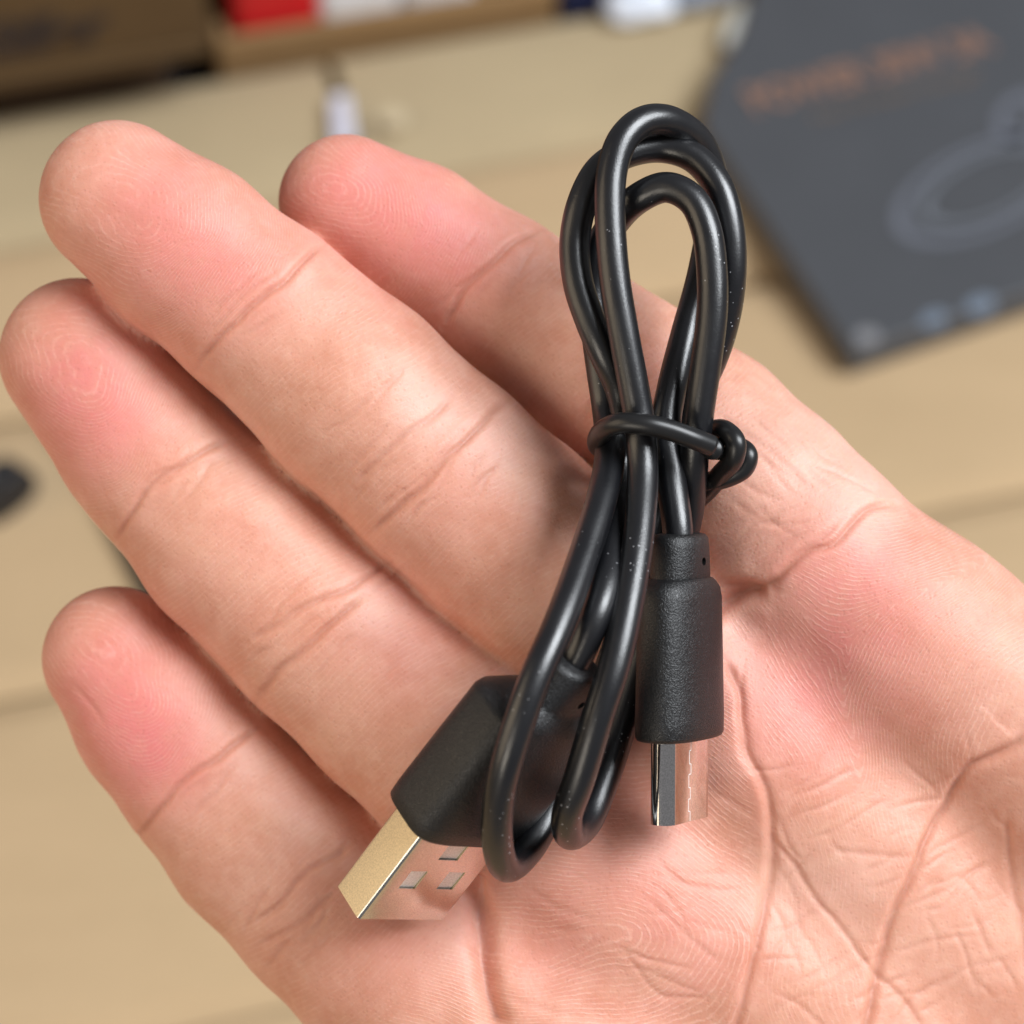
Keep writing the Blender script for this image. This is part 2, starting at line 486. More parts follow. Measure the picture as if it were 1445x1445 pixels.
# ------------------------------------------------------------------ the hand (signed distance field -> surface)
f32 = np.float32
ZF = 0.86                                            # fingers are a little flatter than round
def smin(a, b, k):
    h = np.maximum(k - np.abs(a - b), 0) / k
    return np.minimum(a, b) - h*h*k*.25
def rcone(P, a, b, ra, rb):
    """capsule with linearly varying radius"""
    ba = (b - a).astype(f32); pa = P - a.astype(f32)
    h = np.clip((pa @ ba) / f32(ba @ ba), 0, 1)
    return np.sqrt(((pa - h[:, None]*ba)**2).sum(1)) - (ra + (rb - ra)*h)
def ctr(px, py, r, zs):
    """station: pixel centre, pixel radius, z of the palmar surface in mm -> (point with z/ZF, radius mm)"""
    rm = r / K
    zc = zs - rm*ZF
    p = H(px, py, zc); s = (D - zc) / D
    p[2] = zc / ZF
    return p, rm * s
FING = {
 'index':  [(488,285,95,-7.6),(584,338,107,-7.4),(697,415,114,-7.4),(828,505,122,-6.2),(884,542,125,-5.4),(994,622,130,-3.4),(1075,710,142,-1.2),(1135,775,146,0.)],
 'middle': [(166,280,109,0.3),(262,352,124,1.4),(365,438,127,1.6),(500,556,140,2.4),(624,668,142,2.2),(716,751,144,1.6),(800,830,146,.8),(895,920,150,0.)],
 'ring':   [(110,503,110,-5.0),(202,625,119,-4.2),(236,664,121,-4.0),(328,760,136,-3.0),(456,888,139,-2.2),(566,989,143,-1.4),(640,1050,148,.2),(720,1110,150,0.)],
 'pinky':  [(162,929,102,-9.0),(226,1009,122,-8.0),(294,1093,126,-7.8),(368,1180,135,-7.0),(471,1274,145,-5.6),(550,1345,152,-3.0),(622,1400,158,-1.0)],
}
META = [   # metacarpals and palm pads
 [(1135,775,146,0.),(1283,912,150,.0),(1520,1120,180,-1.5),(1800,1500,205,-4)],
 [(895,920,150,0.),(1060,1060,152,-1.5),(1350,1300,175,-4.5),(1720,1640,200,-5)],
 [(720,1110,150,0.),(890,1250,158,-1.2),(1200,1480,180,-4),(1640,1780,200,-5)],
 [(622,1400,158,-.6),(790,1490,175,-.6),(1100,1720,205,-2),(1560,1960,215,-4)],
]
THUMB = [(1760,1480,200,-3),(1830,1230,165,-6),(1960,1010,140,-12),(2080,840,125,-14),(2150,740,105,-15)]
ARM = [(1720,1740,300,-3),(2150,2150,290,-6),(2800,2750,330,-8)]
FS = {k: [ctr(*s) for s in v] for k, v in FING.items()}
MS = [[ctr(*s) for s in v] for v in META]
TS = [ctr(*s) for s in THUMB]; AS = [ctr(*s) for s in ARM]
FILL = [[ctr(365,625,48,-9.5), ctr(530,775,52,-8.6), ctr(705,935,55,-7.0), ctr(860,1070,60,-4)]]
def chain(P, st, k=1.2):
    d = None
    for (a, ra), (b, rb) in zip(st[:-1], st[1:]):
        e = rcone(P, a, b, ra, rb)
        d = e if d is None else smin(d, e, k)
    return d
def proj(P):
    s = K * D / (D - P[:, 2])
    return P[:, 0]*s + CX, -P[:, 1]*s + CY
BULGE = [ # px, py, radius px, height mm : soft pads on the palmar side
 (175,300,95,.5),(520,310,90,.5),(115,530,95,.5),(170,950,90,.5),
 (500,555,80,.35),(350,778,80,.35),(800,480,75,.3),(350,1180,75,.3),(770,800,90,.5),(1030,640,90,.7),(590,1010,90,.5),(530,1340,90,.7),
 (1190,900,150,.8),(880,1310,150,1.7),(1150,1150,110,.5),(1190,1300,110,.6),(1420,900,140,1.2),(1150,1420,120,.8)]
def soft(P):
    x, y = proj(P); h = np.zeros(len(P), f32)
    for cx, cy, r, a in BULGE: h += a*np.exp(-((x-cx)**2 + (y-cy)**2)/(r*r))
    h -= 2.2*np.exp(-(((x-1420)/130)**2 + ((y-1290)/190)**2))
    return h * np.clip((P[:, 2] + 14)/8, 0, 1)
def sdf(P):
    P = P.astype(f32)
    Q = P.copy(); Q[:, 2] /= ZF
    fi = [chain(Q, FS[k]) for k in ('index', 'middle', 'ring', 'pinky')]
    d = fi[0]
    for e in fi[1:]: d = smin(d, e, 1.2)
    for st in FILL: d = smin(d, chain(Q, st, 1.0), .5)
    m = None
    for st in MS:
        e = chain(Q, st, 4.0); m = e if m is None else smin(m, e, 4.5)
    m = smin(m, chain(Q, TS, 3.0), 7.0)
    m = smin(m, chain(Q, AS, 6.0), 8.0)
    d = smin(d, m, 1.3)
    return d - soft(P)

def axis(lo, f0, f1, hi, fine, coarse):
    a = np.arange(f0, f1, fine)
    left = f0 - np.arange(1, int((f0-lo)/coarse)+2)*coarse if lo < f0 else np.array([])
    right = a[-1] + np.arange(1, int((hi-f1)/coarse)+2)*coarse if hi > f1 else np.array([])
    return np.concatenate([left[::-1], a, right])
ax = axis(-56, -56, 56, 150, .42, 2.2)
ay = axis(-150, -56, 44, 44, .42, 2.2)
az = axis(-46, -26, 7, 7, .42, 1.4)
def grid_sdf():
    c = 4
    cx, cy, cz = ax[::c], ay[::c], az[::c]
    g = np.stack(np.meshgrid(cx, cy, cz, indexing='ij'), -1).reshape(-1, 3)
    dc = sdf(g).reshape(len(cx), len(cy), len(cz))
    big = dc.repeat(c, 0).repeat(c, 1).repeat(c, 2)[:len(ax), :len(ay), :len(az)]
    # coarse cells reach c steps along each axis
    sx = np.gradient(ax); sy = np.gradient(ay); sz = np.gradient(az)
    reach = c*np.sqrt(sx[:, None, None]**2 + sy[None, :, None]**2 + sz[None, None, :]**2)*1.25 + .8
    mask = np.abs(big) < reach
    out = big.astype(f32)
    ii = np.argwhere(mask)
    pts = np.stack([ax[ii[:, 0]], ay[ii[:, 1]], az[ii[:, 2]]], 1)
    val = np.concatenate([sdf(pts[i:i+400000]) for i in range(0, len(pts), 400000)])
    out[mask] = val
    return out
def surface_nets(g):
    s = g < 0
    nx, ny, nz = g.shape
    c8 = [(i, j, k) for i in (0, 1) for j in (0, 1) for k in (0, 1)]
    cnt = sum(s[i:nx-1+i, j:ny-1+j, k:nz-1+k].astype(np.int8) for i, j, k in c8)
    act = (cnt > 0) & (cnt < 8)
    idx = np.full(act.shape, -1, np.int64)
    cells = np.argwhere(act); idx[act] = np.arange(len(cells))
    acc = np.zeros((len(cells), 3)); n = np.zeros(len(cells))
    coords = (ax, ay, az)
    def corner(c): return [coords[q][cells[:, q] + c[q]] for q in range(3)]
    vals = {c: g[cells[:, 0]+c[0], cells[:, 1]+c[1], cells[:, 2]+c[2]] for c in c8}
    for a in c8:
        for q in range(3):
            if a[q]: continue
            b = list(a); b[q] = 1; b = tuple(b)
            va, vb = vals[a], vals[b]
            x = (va < 0) != (vb < 0)
            t = np.where(x, va/np.where(x, va - vb, 1), 0)
            pa, pb = np.stack(corner(a), 1), np.stack(corner(b), 1)
            acc += np.where(x[:, None], pa + (pb - pa)*t[:, None], 0); n += x
    V = acc/n[:, None]
    F = []
    for q in range(3):
        o = [r for r in range(3) if r != q]
        sl0 = [slice(1, -1)]*3; sl0[q] = slice(0, -1)
        sl1 = [slice(1, -1)]*3; sl1[q] = slice(1, None)
        e = np.argwhere(s[tuple(sl0)] != s[tuple(sl1)])
        base = e.copy(); base[:, o[0]] += 1; base[:, o[1]] += 1
        inside = s[base[:, 0], base[:, 1], base[:, 2]]
        def cell(d0, d1):
            c = base.copy(); c[:, o[0]] -= d0; c[:, o[1]] -= d1
            return idx[c[:, 0], c[:, 1], c[:, 2]]
        quad = np.stack([cell(1, 1), cell(0, 1), cell(0, 0), cell(1, 0)], 1)
        flip = inside if q != 1 else ~inside
        quad = np.where(flip[:, None], quad, quad[:, ::-1])
        F.append(quad[(quad >= 0).all(1)])
    return V, np.concatenate(F)
def edges_of(F):
    e = np.concatenate([F[:, [i, (i+1) % 4]] for i in range(4)]); e.sort(1)
    return e
def smooth(V, F, it, lam=.5):
    e = np.unique(edges_of(F), axis=0); n = len(V)
    deg = np.bincount(e.ravel(), minlength=n).astype(float)
    for _ in range(it):
        A = np.stack([np.bincount(e[:, 0], V[e[:, 1], q], n) + np.bincount(e[:, 1], V[e[:, 0], q], n) for q in range(3)], 1)
        V = V + lam*(A/np.maximum(deg, 1)[:, None] - V)
    return V
def subdivide(V, F):
    e = edges_of(F); u, inv = np.unique(e, axis=0, return_inverse=True); inv = inv.reshape(4, -1)
    n, m = len(V), len(u)
    EV = V[u].mean(1); FV = V[F].mean(1)
    fi = n + m + np.arange(len(F))
    Q = []
    for i in range(4):
        Q.append(np.stack([F[:, i], n + inv[i], fi, n + inv[i-1]], 1))
    return np.concatenate([V, EV, FV]), np.concatenate(Q)
def vnormals(V, F):
    a = np.cross(V[F[:, 2]] - V[F[:, 0]], V[F[:, 3]] - V[F[:, 1]])
    N = np.zeros_like(V)
    for q in range(3):
        N[:, q] = sum(np.bincount(F[:, i], a[:, q], len(V)) for i in range(4))
    return N/np.maximum(np.linalg.norm(N, axis=1), 1e-12)[:, None]

HV, HF = surface_nets(grid_sdf())
HV = smooth(HV, HF, 2, .4)
# finer quads only where the picture looks: the palmar side inside the frame
qx, qy = proj(HV[HF].mean(1)); qn = vnormals(HV, HF)[HF].mean(1)
HV, HF = subdivide(HV, HF)
HV = smooth(HV, HF, 2, .5)
HN = vnormals(HV, HF)

# creases: polyline px, depth mm, half width px
CR = [
 ([(276,520),(284,510),(311,472),(346,441),(398,399),(450,352),(462,345)],.42,6),
 ([(290,476),(318,440),(350,408),(384,383)],.16,5),
 ([(520,750),(526,746),(575,708),(627,652),(679,600),(722,562)],.45,7),
 ([(502,690),(530,655),(558,625),(610,587),(634,555)],.30,6),
 ([(523,728),(540,712),(565,694)],.22,5), ([(599,672),(640,622),(672,587)],.15,5),
 ([(160,768),(166,759),(190,714),(225,676),(270,648),(325,622)],.42,6),
 ([(190,698),(215,672),(249,655)],.14,5), ([(250,664),(290,655),(320,650)],.10,5),
 ([(350,908),(402,874),(457,842),(506,822),(556,795)],.32,6),
 ([(360,990),(364,984),(395,943),(440,905),(488,863),(515,838)],.44,7),
 ([(350,943),(370,922),(391,905)],.16,5),
 ([(190,1192),(198,1183),(224,1144),(255,1110),(302,1071),(365,1026)],.42,6),
 ([(350,1309),(397,1274),(436,1231),(484,1196),(500,1186)],.32,6),
 ([(363,1339),(406,1313),(449,1278),(478,1255)],.32,6), ([(368,1375),(371,1369),(402,1335),(419,1313)],.25,6),
 ([(627,460),(654,416),(682,382),(724,347),(764,320)],.40,6),
 ([(818,600),(830,580),(850,555)],.25,6),
 ([(960,880),(985,870),(1012,858),(1045,842),(1085,828)],1.5,13),
 ([(1049,842),(1076,828),(1102,808),(1144,777),(1170,768),(1194,751),(1217,728),(1239,713),(1264,712)],.50,7),
 ([(1100,800),(1140,770),(1190,732)],.22,6), ([(1011,827),(1045,826),(1076,823)],.35,9),
 ([(1239,713),(1242,700),(1243,690)],.15,5), ([(1342,774),(1346,782),(1345,792)],.25,5),
 ([(1000,585),(1026,595),(1080,635),(1148,690)],.08,5), ([(1040,610),(1076,650),(1145,690)],.08,5), ([(1010,640),(1060,690),(1110,705)],.07,5), ([(1020,700),(1060,728),(1110,745)],.06,5),
 ([(1020,930),(1047,988),(1056,1068),(1083,1121),(1092,1171),(1090,1224),(1079,1273),(1065,1336),(1047,1425),(1038,1470)],.55,8),
 ([(1047,940),(1046,990),(1050,1030)],.18,5),
 ([(1092,1180),(1132,1237),(1168,1287),(1204,1336),(1239,1380),(1290,1430),(1310,1460)],.34,6),
 ([(1445,1030),(1440,1050),(1373,1077),(1346,1112),(1315,1170),(1284,1246),(1257,1304),(1239,1376),(1221,1445),(1215,1480)],.70,9),
 ([(1418,1150),(1422,1180),(1431,1246),(1442,1327),(1450,1380)],.35,7),
 ([(1105,1139),(1150,1090),(1168,1059)],.16,5), ([(1003,1112),(1030,1130),(1062,1150)],.14,5),
 ([(927,1233),(989,1251),(1047,1255)],.16,5), ([(909,1264),(967,1318),(1022,1362)],.14,5),
 ([(1168,1205),(1230,1204),(1290,1208)],.10,5), ([(1266,1291),(1346,1246),(1404,1215)],.16,5), ([(1257,1340),(1310,1330),(1382,1318)],.15,5),
 ([(1290,1220),(1340,1190),(1400,1150)],.14,5), ([(1114,1389),(1150,1370),(1200,1345)],.14,5), ([(1080,1380),(1110,1320),(1160,1280)],.08,5),
 ([(1300,1400),(1360,1370),(1430,1350)],.14,5), ([(1373,1077),(1366,1050),(1358,1020)],.14,5),([(1260,1440),(1300,1400),(1330,1380)],.12,5),
 ([(668,1225),(673,1262),(677,1300),(682,1340),(693,1400),(702,1460)],1.7,15),
 ([(740,1250),(800,1290),(850,1300)],.06,5), ([(700,1400),(760,1420),(830,1440)],.08,5),
 ([(100,965),(125,995),(150,1025)],.07,3.5), ([(230,545),(240,560),(252,575)],.04,3),
]
rw = random.Random(5)
def wrinkle(cx, cy, ang, ln, dep, w=3.6):
    pts = []
    bend = rw.uniform(-.35, .35)
    for q in range(4):
        u = (q/3 - .5)*ln
        a = ang + bend*(q/3 - .5)
        pts.append((cx + u*math.cos(a) + rw.uniform(-2, 2), cy + u*math.sin(a) + rw.uniform(-2, 2)))
    CR.append((pts, dep, w))
for (cx, cy, ang, spread, n) in ((365,440,-45,26,5),(640,650,-46,60,10),(560,640,-44,40,5),(240,680,-44,22,5),(450,880,-40,50,10),(285,1100,-43,22,5),(430,1270,-42,45,9),(690,390,-48,22,5),
                                 (1150,760,-30,45,8),(1090,660,38,60,9),(880,540,-48,40,4)):
    for _ in range(n):
        wrinkle(cx + rw.gauss(0, spread), cy + rw.gauss(0, spread), math.radians(ang + rw.gauss(0, 9)), rw.uniform(45, 110), rw.uniform(.05, .13))
for _ in range(46):
    cx, cy = rw.uniform(1080, 1440), rw.uniform(1080, 1440)
    wrinkle(cx, cy, math.radians(rw.choice((-28, -20, 55, 62)) + rw.gauss(0, 12)), rw.uniform(40, 130), rw.uniform(.05, .12))
for _ in range(22):
    cx, cy = rw.uniform(760, 1060), rw.uniform(1120, 1440)
    wrinkle(cx, cy, math.radians(rw.choice((10, 42)) + rw.gauss(0, 12)), rw.uniform(40, 110), rw.uniform(.04, .09))
def poly_dist(x, y, pl):
    """unsigned distance, signed side (+ = left of travel direction in image with y down -> right)"""
    d = np.full(len(x), 1e9); sgn = np.zeros(len(x)); par = np.zeros(len(x))
    pl = np.asarray(pl, float); L = np.concatenate([[0], np.cumsum(np.linalg.norm(np.diff(pl, axis=0), axis=1))])
    for i in range(len(pl)-1):
        a, b = pl[i], pl[i+1]; v = b - a; l2 = v @ v
        h = np.clip(((x-a[0])*v[0] + (y-a[1])*v[1])/l2, 0, 1)
        dx, dy = x - a[0] - h*v[0], y - a[1] - h*v[1]
        e = np.hypot(dx, dy); c = e < d
        d[c] = e[c]; sgn[c] = np.sign(v[0]*dy - v[1]*dx)[c]; par[c] = (L[i] + h*np.sqrt(l2))[c]
    return d, sgn, par, L[-1]
HX, HY = proj(HV)
front = np.clip(HN[:, 2]*2.5, 0, 1)
h = np.zeros(len(HV)); crease = np.zeros(len(HV))
rng = np.random.RandomState(3)
wobx = 2.4*np.sin(HX*.05 + HY*.03) + .6*np.sin(HY*.13 - HX*.07)
woby = 2.4*np.sin(HY*.05 - HX*.04 + 1) + .6*np.sin(HX*.12 + HY*.09 + 2)
for pl, dep, w in CR:
    if .135 < dep < 1: dep, w = dep*(.55 if pl[0][0] > 880 and pl[0][1] > 900 else .8), w*.78
    pa = np.asarray(pl, float); lo, hi = pa.min(0) - 40 - 6*w, pa.max(0) + 40 + 6*w
    s = np.where((HX > lo[0]) & (HX < hi[0]) & (HY > lo[1]) & (HY < hi[1]) & (HN[:, 2] > .02))[0]
    if not len(s): continue
    d, sg, pr_, L = poly_dist(HX[s] + wobx[s], HY[s] + woby[s], np.vstack([pa[:1], catmull(pa, 5)]) if len(pa) > 2 else pa)
    fade = np.clip(np.minimum(pr_, L - pr_)/22, .25, 1)
    g = np.exp(-(d/w)**2)
    lip = np.exp(-((d - 2.6*w)/(1.7*w))**2)
    h[s] += dep*fade*(-g + .14*lip)
    crease[s] = np.maximum(crease[s], fade*np.exp(-(d/(w*.9))**2)*(min(1, dep*2.6) if dep < 1 else .35))
# step-like palm folds: the near side bulges over the fold
for pl, side, amp, wid in ((next(c[0] for c in CR if c[0][0] == (1020, 930)), 1, .30, 40), (next(c[0] for c in CR if c[0][0] == (1445, 1030)), 1, .42, 44)):
    pa = np.asarray(pl, float); lo, hi = pa.min(0) - 160, pa.max(0) + 160
    s = np.where((HX > lo[0]) & (HX < hi[0]) & (HY > lo[1]) & (HY < hi[1]) & (HN[:, 2] > .02))[0]
    d, sg, pr_, L = poly_dist(HX[s] + wobx[s], HY[s] + woby[s], pa)
    fade = np.clip(np.minimum(pr_, L - pr_)/90, 0, 1)
    sd = d*sg*side
    h[s] += amp*fade*np.where(sd > 0, np.exp(-((sd - 10)/wid)**2)*np.clip(sd/14, 0, 1), 0)
# shallow unevenness of flesh
h += .05*np.sin(HX*.045 + 1.3*np.sin(HY*.03))*np.sin(HY*.05 + HX*.012)
HV = HV + HN*(h*front)[:, None]

# --- ridge phases and colour masks
def finger_coords(name):
    pl = [(s[0], s[1]) for s in FING[name]]
    p0, p1 = np.array(pl[0], float), np.array(pl[1], float)
    pl = [tuple(p0 - 1.4*(p1 - p0))] + pl
    pl = np.array(pl, float)
    ext = np.linalg.norm(pl[1] - pl[0])
    d, sg, par, L = poly_dist(HX, HY, pl)
    return par - ext, d*sg
Q = HV.copy().astype(f32); Q[:, 2] /= ZF
dist = np.stack([chain(Q, FS[k]) for k in ('index', 'middle', 'ring', 'pinky')], 1)
near = dist.argmin(1); isf = dist.min(1) < 1.2
DIPS = {'index': 250, 'middle': 262, 'ring': 218, 'pinky': 207}
PER = 6.6; TAU = 2*math.pi
ph_tip = np.zeros(len(HV)); ph_fin = np.zeros(len(HV)); w_tip = np.zeros(len(HV)); w_fin = np.zeros(len(HV))
sm = lambda x, a, b: (lambda t: t*t*(3 - 2*t))(np.clip((x - a)/(b - a), 0, 1))
for i, nme in enumerate(('index', 'middle', 'ring', 'pinky')):
    s_, t_ = finger_coords(nme); on = (near == i) & isf
    core = 28 + 8*i
    t2 = t_ - (.30 - .2*(i % 2))*(s_ - core)*sm(s_, core - 60, core + 120)
    kk = .60 + .35*sm(s_, core, core + 140)
    e = np.sqrt(t2**2 + (kk*(s_ - core))**2 + 500) + 8*np.sin(s_*.025 + i*2) + 7*np.sin(t_*.04 + i) + 4*np.sin(.06*t_ + .05*s_)
    e = e + .30*(s_ - core)
    ph_tip[on] = (TAU*e/5.8)[on]
    w_tip[on] = (.75 - .75*sm(s_, DIPS[nme] - 40, DIPS[nme] + 8))[on]
    ph_fin[on] = (TAU*(s_ + .22*t_ + 9*np.sin(t_*.022 + i) + 5*np.sin(s_*.02))/8.0)[on]
    w_fin[on] = (.6*sm(s_, DIPS[nme] - 10, DIPS[nme] + 40)*(1 - sm(s_, 900, 1100)))[on]
wx_ = 16*np.sin(HY*.014 + .7) + 9*np.sin(HX*.021 + HY*.011) + 5*np.sin(HY*.041 - HX*.017)
wy_ = 15*np.sin(HX*.013 + 2.) + 9*np.sin(HY*.019 - HX*.012) + 5*np.sin(HX*.037 + HY*.02)
dx, dy = HX - 1200 + wx_, HY - 892 + wy_
r_ = np.hypot(dx, dy); th = np.arctan2(dx, -dy)
f1 = r_*(np.cos(1.5*th)**2 + .025)**(1/3)
u_, v_ = HX - 905 + wx_, HY - 1345 + wy_ - .16*(HX - 905)
e2 = np.sqrt((np.maximum(u_, 0)*.75)**2 + v_**2 + 250)
f3 = HX*.97 - HY*.20 + .8*wx_ + .5*wy_
low3 = sm(HY - .25*(HX - 1200), 1085, 1150)
wp2 = sm(-(HX - 1062) - .05*(HY - 1200), -30, 30)*sm(HY + .75*HX, 1690, 1760)
wp2 = sm(1075 - HX, -15, 25)*sm(HY + .9*HX, 1820, 1900)
fx = 14*np.sin(HX*.012 + HY*.006) + 9*np.sin(HY*.017 - HX*.008)
ph_palm = TAU*(np.where(wp2 > .5, e2, np.where(low3 > .5, f3, f1)) + .5*fx)/PER
fm_ = 1 - sm(dist.min(1), .3, 2.2)
w_palm = fm_*sm(HX*.75 + HY*.66, 1330, 1400) + 1 - fm_
w_palm *= np.clip(np.abs(wp2 - .5)*2.2, 0, 1)*np.where(wp2 > .5, 1, np.clip(np.abs(low3 - .5)*2.5, 0, 1)*(1 - .35*low3))
w_fin *= 1 - np.clip(w_palm, 0, 1)
w_palm *= 1 - .75*sm(HX + .45*(HY - 1100), 1330, 1400)
w_palm *= np.where(HY > 720, 1, .6)
for w in (w_tip, w_fin, w_palm): w *= front*(1 - .7*crease)
RED = [(215,300,110,.55),(320,395,90,.45),(110,520,95,.55),(140,600,90,.55),(150,960,90,.65),(215,1060,85,.75),(560,290,110,.6),(650,350,90,.4),(470,260,70,.3),
 (1190,830,110,.60),(1110,990,110,.40),(1250,980,120,.30),(850,1150,150,.25),(960,1330,120,.25),(640,700,110,.15),(880,560,80,.3),(560,900,100,.2),(300,800,100,.15),(780,1330,90,.25),(560,1330,110,.25)]
PALE = [(600,590,50,.5),(1150,640,110,.3),(1230,700,50,.3),(1430,950,90,.2),(540,850,60,.3),(340,620,50,.25),(700,620,60,.3),(1100,1250,50,.25),(1180,1250,60,.3),(1060,870,60,.25),(640,1310,60,.3)]
red = sum(a*np.exp(-((HX-x)**2 + (HY-y)**2)/(r*r)) for x, y, r, a in RED)
pale = sum(a*np.exp(-((HX-x)**2 + (HY-y)**2)/(r*r)) for x, y, r, a in PALE)

me = bpy.data.meshes.new('hand')
me.vertices.add(len(HV)); me.vertices.foreach_set('co', toW(HV).astype(f32).ravel())
me.loops.add(HF.size); me.loops.foreach_set('vertex_index', HF.ravel().astype(np.int32))
me.polygons.add(len(HF)); me.polygons.foreach_set('loop_start', np.arange(0, HF.size, 4, dtype=np.int32))
me.polygons.foreach_set('loop_total', np.full(len(HF), 4, np.int32))
me.update(calc_edges=True)
me.polygons.foreach_set('use_smooth', np.ones(len(HF), bool))
for nm, arr in (('ph_tip', ph_tip), ('ph_fin', ph_fin), ('ph_palm', ph_palm), ('w_tip', w_tip), ('w_fin', w_fin), ('w_palm', w_palm), ('red', red), ('pale', pale), ('crease', crease)):
    me.attributes.new(nm, 'FLOAT', 'POINT').data.foreach_set('value', arr.astype(f32))
me.materials.append(M_skin); me.validate()
hand = link(bpy.data.objects.new('hand', me))
tag(hand, 'open right hand, palm up with fingers together, holding a bundled black cable', 'hand')
print('HAND verts', len(HV), 'faces', len(HF))

# ------------------------------------------------------------------ the charging cable
cable = empty('charging_cable', Hw(900, 640, 0))
def put(name, P, F, m, parent, smooth=True):
    """mesh from hand-frame mm, parented without moving"""
    o = mesh_obj(name, toW(P), F, m, None, smooth); adopt(o, parent); return o
# plug frames
A3 = np.array([.546, .747, .38]); A3 /= np.linalg.norm(A3)
W3 = np.array([.676, -.123, -.727]); W3 -= A3*(A3 @ W3); W3 /= np.linalg.norm(W3)
T3 = np.cross(A3, W3)
tipA = H(505, 1297, 9.0) + W3*6 + T3*2.25
PA = lambda a, w, t: tipA + A3*a + W3*w + T3*t
A4 = np.array([0.0, 1.0, .04]); A4 /= np.linalg.norm(A4)            # towards the cable
W4 = np.array([.57, 0, -.82]); W4 -= A4*(A4 @ W4); W4 /= np.linalg.norm(W4)
T4 = np.cross(W4, A4); T4 = T4 if T4[2] > 0 else -T4                # broad face towards the right and the lens
tipC = H(959, 1157, 5.6)
PC = lambda a, w, t: tipC + A4*a + W4*w + T4*t

PTS = [  # px, py, height mm: from the flat plug, three turns, to the round-ended plug
 (818,905,17.2),(838,875,16.6),(853,833,15.4),(863,778,12.0),(868,710,7),(876,650,3.8),(884,600,4.4),(875,548,5.4),(853,500,6.8),(832,450,7.0),(816,400,6.4),(811,340,5.6),(822,285,5.6),(846,240,5),(884,216,4),
 (932,208,3.4),(977,221,4),(1012,260,5),(1029,318,5.4),(1032,385,5),(1023,450,3.4),(1004,510,1.6),(982,555,.8),(962,600,.6),(945,650,.6),(912,760,.2),(872,900,0.),(838,1010,.3),(806,1085,1.5),(778,1140,4),(748,1196,7),
 (716,1224,11),(702,1190,15.5),(704,1130,19),(720,1060,21.5),(752,965,22),(787,885,20),(822,790,15.5),(850,700,10.6),(861,640,6.6),(857,580,2.6),(849,525,2.2),(841,465,2.4),(836,400,2.6),(846,350,3.4),(868,312,3.9),(902,279,6.2),
 (941,264,7.2),(977,282,8),(997,325,8.6),(1005,385,8.8),(1005,440,8.8),(996,515,8.2),(985,590,7.2),(978,656,5.6),(972,720,2.6),(955,790,.3),(925,870,-.4),(897,960,.6),(873,1040,2.2),(850,1108,4),(828,1160,6.5),
 (805,1178,10),(800,1150,13.6),(817,1100,16.2),(843,1012,17.8),(868,934,17.6),(890,830,15.2),(903,740,12.2),(907,660,9.4),(903,600,8.8),(893,540,9.2),(879,465,9.7),(867,390,9.8),(861,310,9.4),(863,245,8.8),(878,198,8.2),
 (904,173,7.2),(932,168,6),(962,179,4),(990,206,1.4),(1006,250,-.4),(1004,310,-.8),(990,390,.2),(968,470,2.2),(950,540,4.2),(940,595,5.2),(943,650,5.6),(951,705,6.6),(956,745,7.3),(957,790,7.3)]
CC = catmull([PA(29, 0, 0), PA(32, 0, 0), ] + [H(*p) for p in PTS[1:]], 10)
V, F = tube(CC, 1.5, 24)
put('cord', np.array(V), F, M_cord, cable)

def loft(fun, secs, sides=48):
    """secs: list of (a, w_half, t_half, power) superellipse sections along the plug axis"""
    V, F = [], []
    for a, hw, ht, p in secs:
        for k in range(sides):
            th = TAU*k/sides; c, s = math.cos(th), math.sin(th)
            V.append(fun(a, hw*math.copysign(abs(c)**(2/p), c), ht*math.copysign(abs(s)**(2/p), s)))
    n = len(secs)
    for i in range(n-1):
        for k in range(sides):
            k2 = (k+1) % sides
            F.append((i*sides+k, i*sides+k2, (i+1)*sides+k2, (i+1)*sides+k))
    F.append(tuple(range(sides))[::-1]); F.append(tuple((n-1)*sides+k for k in range(sides)))
    return np.array(V), F
def boolean(o, cutters):
    for x in [o] + cutters:
        bm = bmesh.new(); bm.from_mesh(x.data); bmesh.ops.recalc_face_normals(bm, faces=bm.faces); bm.to_mesh(x.data); bm.free()
    bpy.context.view_layer.update()
    for c in cutters:
        m = o.modifiers.new('cut', 'BOOLEAN'); m.operation = 'DIFFERENCE'; m.object = c; m.solver = 'EXACT'
    dg = bpy.context.evaluated_depsgraph_get()
    me = bpy.data.meshes.new_from_object(o.evaluated_get(dg))
    o.modifiers.clear(); o.data = me
    for c in cutters: bpy.data.objects.remove(c)
def fix_normals(o, angle=35):
    bm = bmesh.new(); bm.from_mesh(o.data); bmesh.ops.recalc_face_normals(bm, faces=bm.faces)
    for e in bm.edges:
        e.smooth = len(e.link_faces) == 2 and e.calc_face_angle(0) < math.radians(angle)
    for f in bm.faces: f.smooth = True
    bm.to_mesh(o.data); bm.free()
def boxm(fun, a0, a1, w0, w1, t0, t1):
    V = [fun(a, w, t) for a in (a0, a1) for w in (w0, w1) for t in (t0, t1)]
    F = [(0,1,3,2),(4,6,7,5),(0,4,5,1),(2,3,7,6),(0,2,6,4),(1,5,7,3)]
    return np.array(V), F
def round_rect(hw, ht, r, n=6):
    P = []
    for cx, cy, a0 in ((hw-r, ht-r, 0), (-hw+r, ht-r, 90), (-hw+r, -ht+r, 180), (hw-r, -ht+r, 270)):
        for i in range(n+1):
            a = math.radians(a0 + 90*i/n); P.append((cx + r*math.cos(a), cy + r*math.sin(a)))
    return P
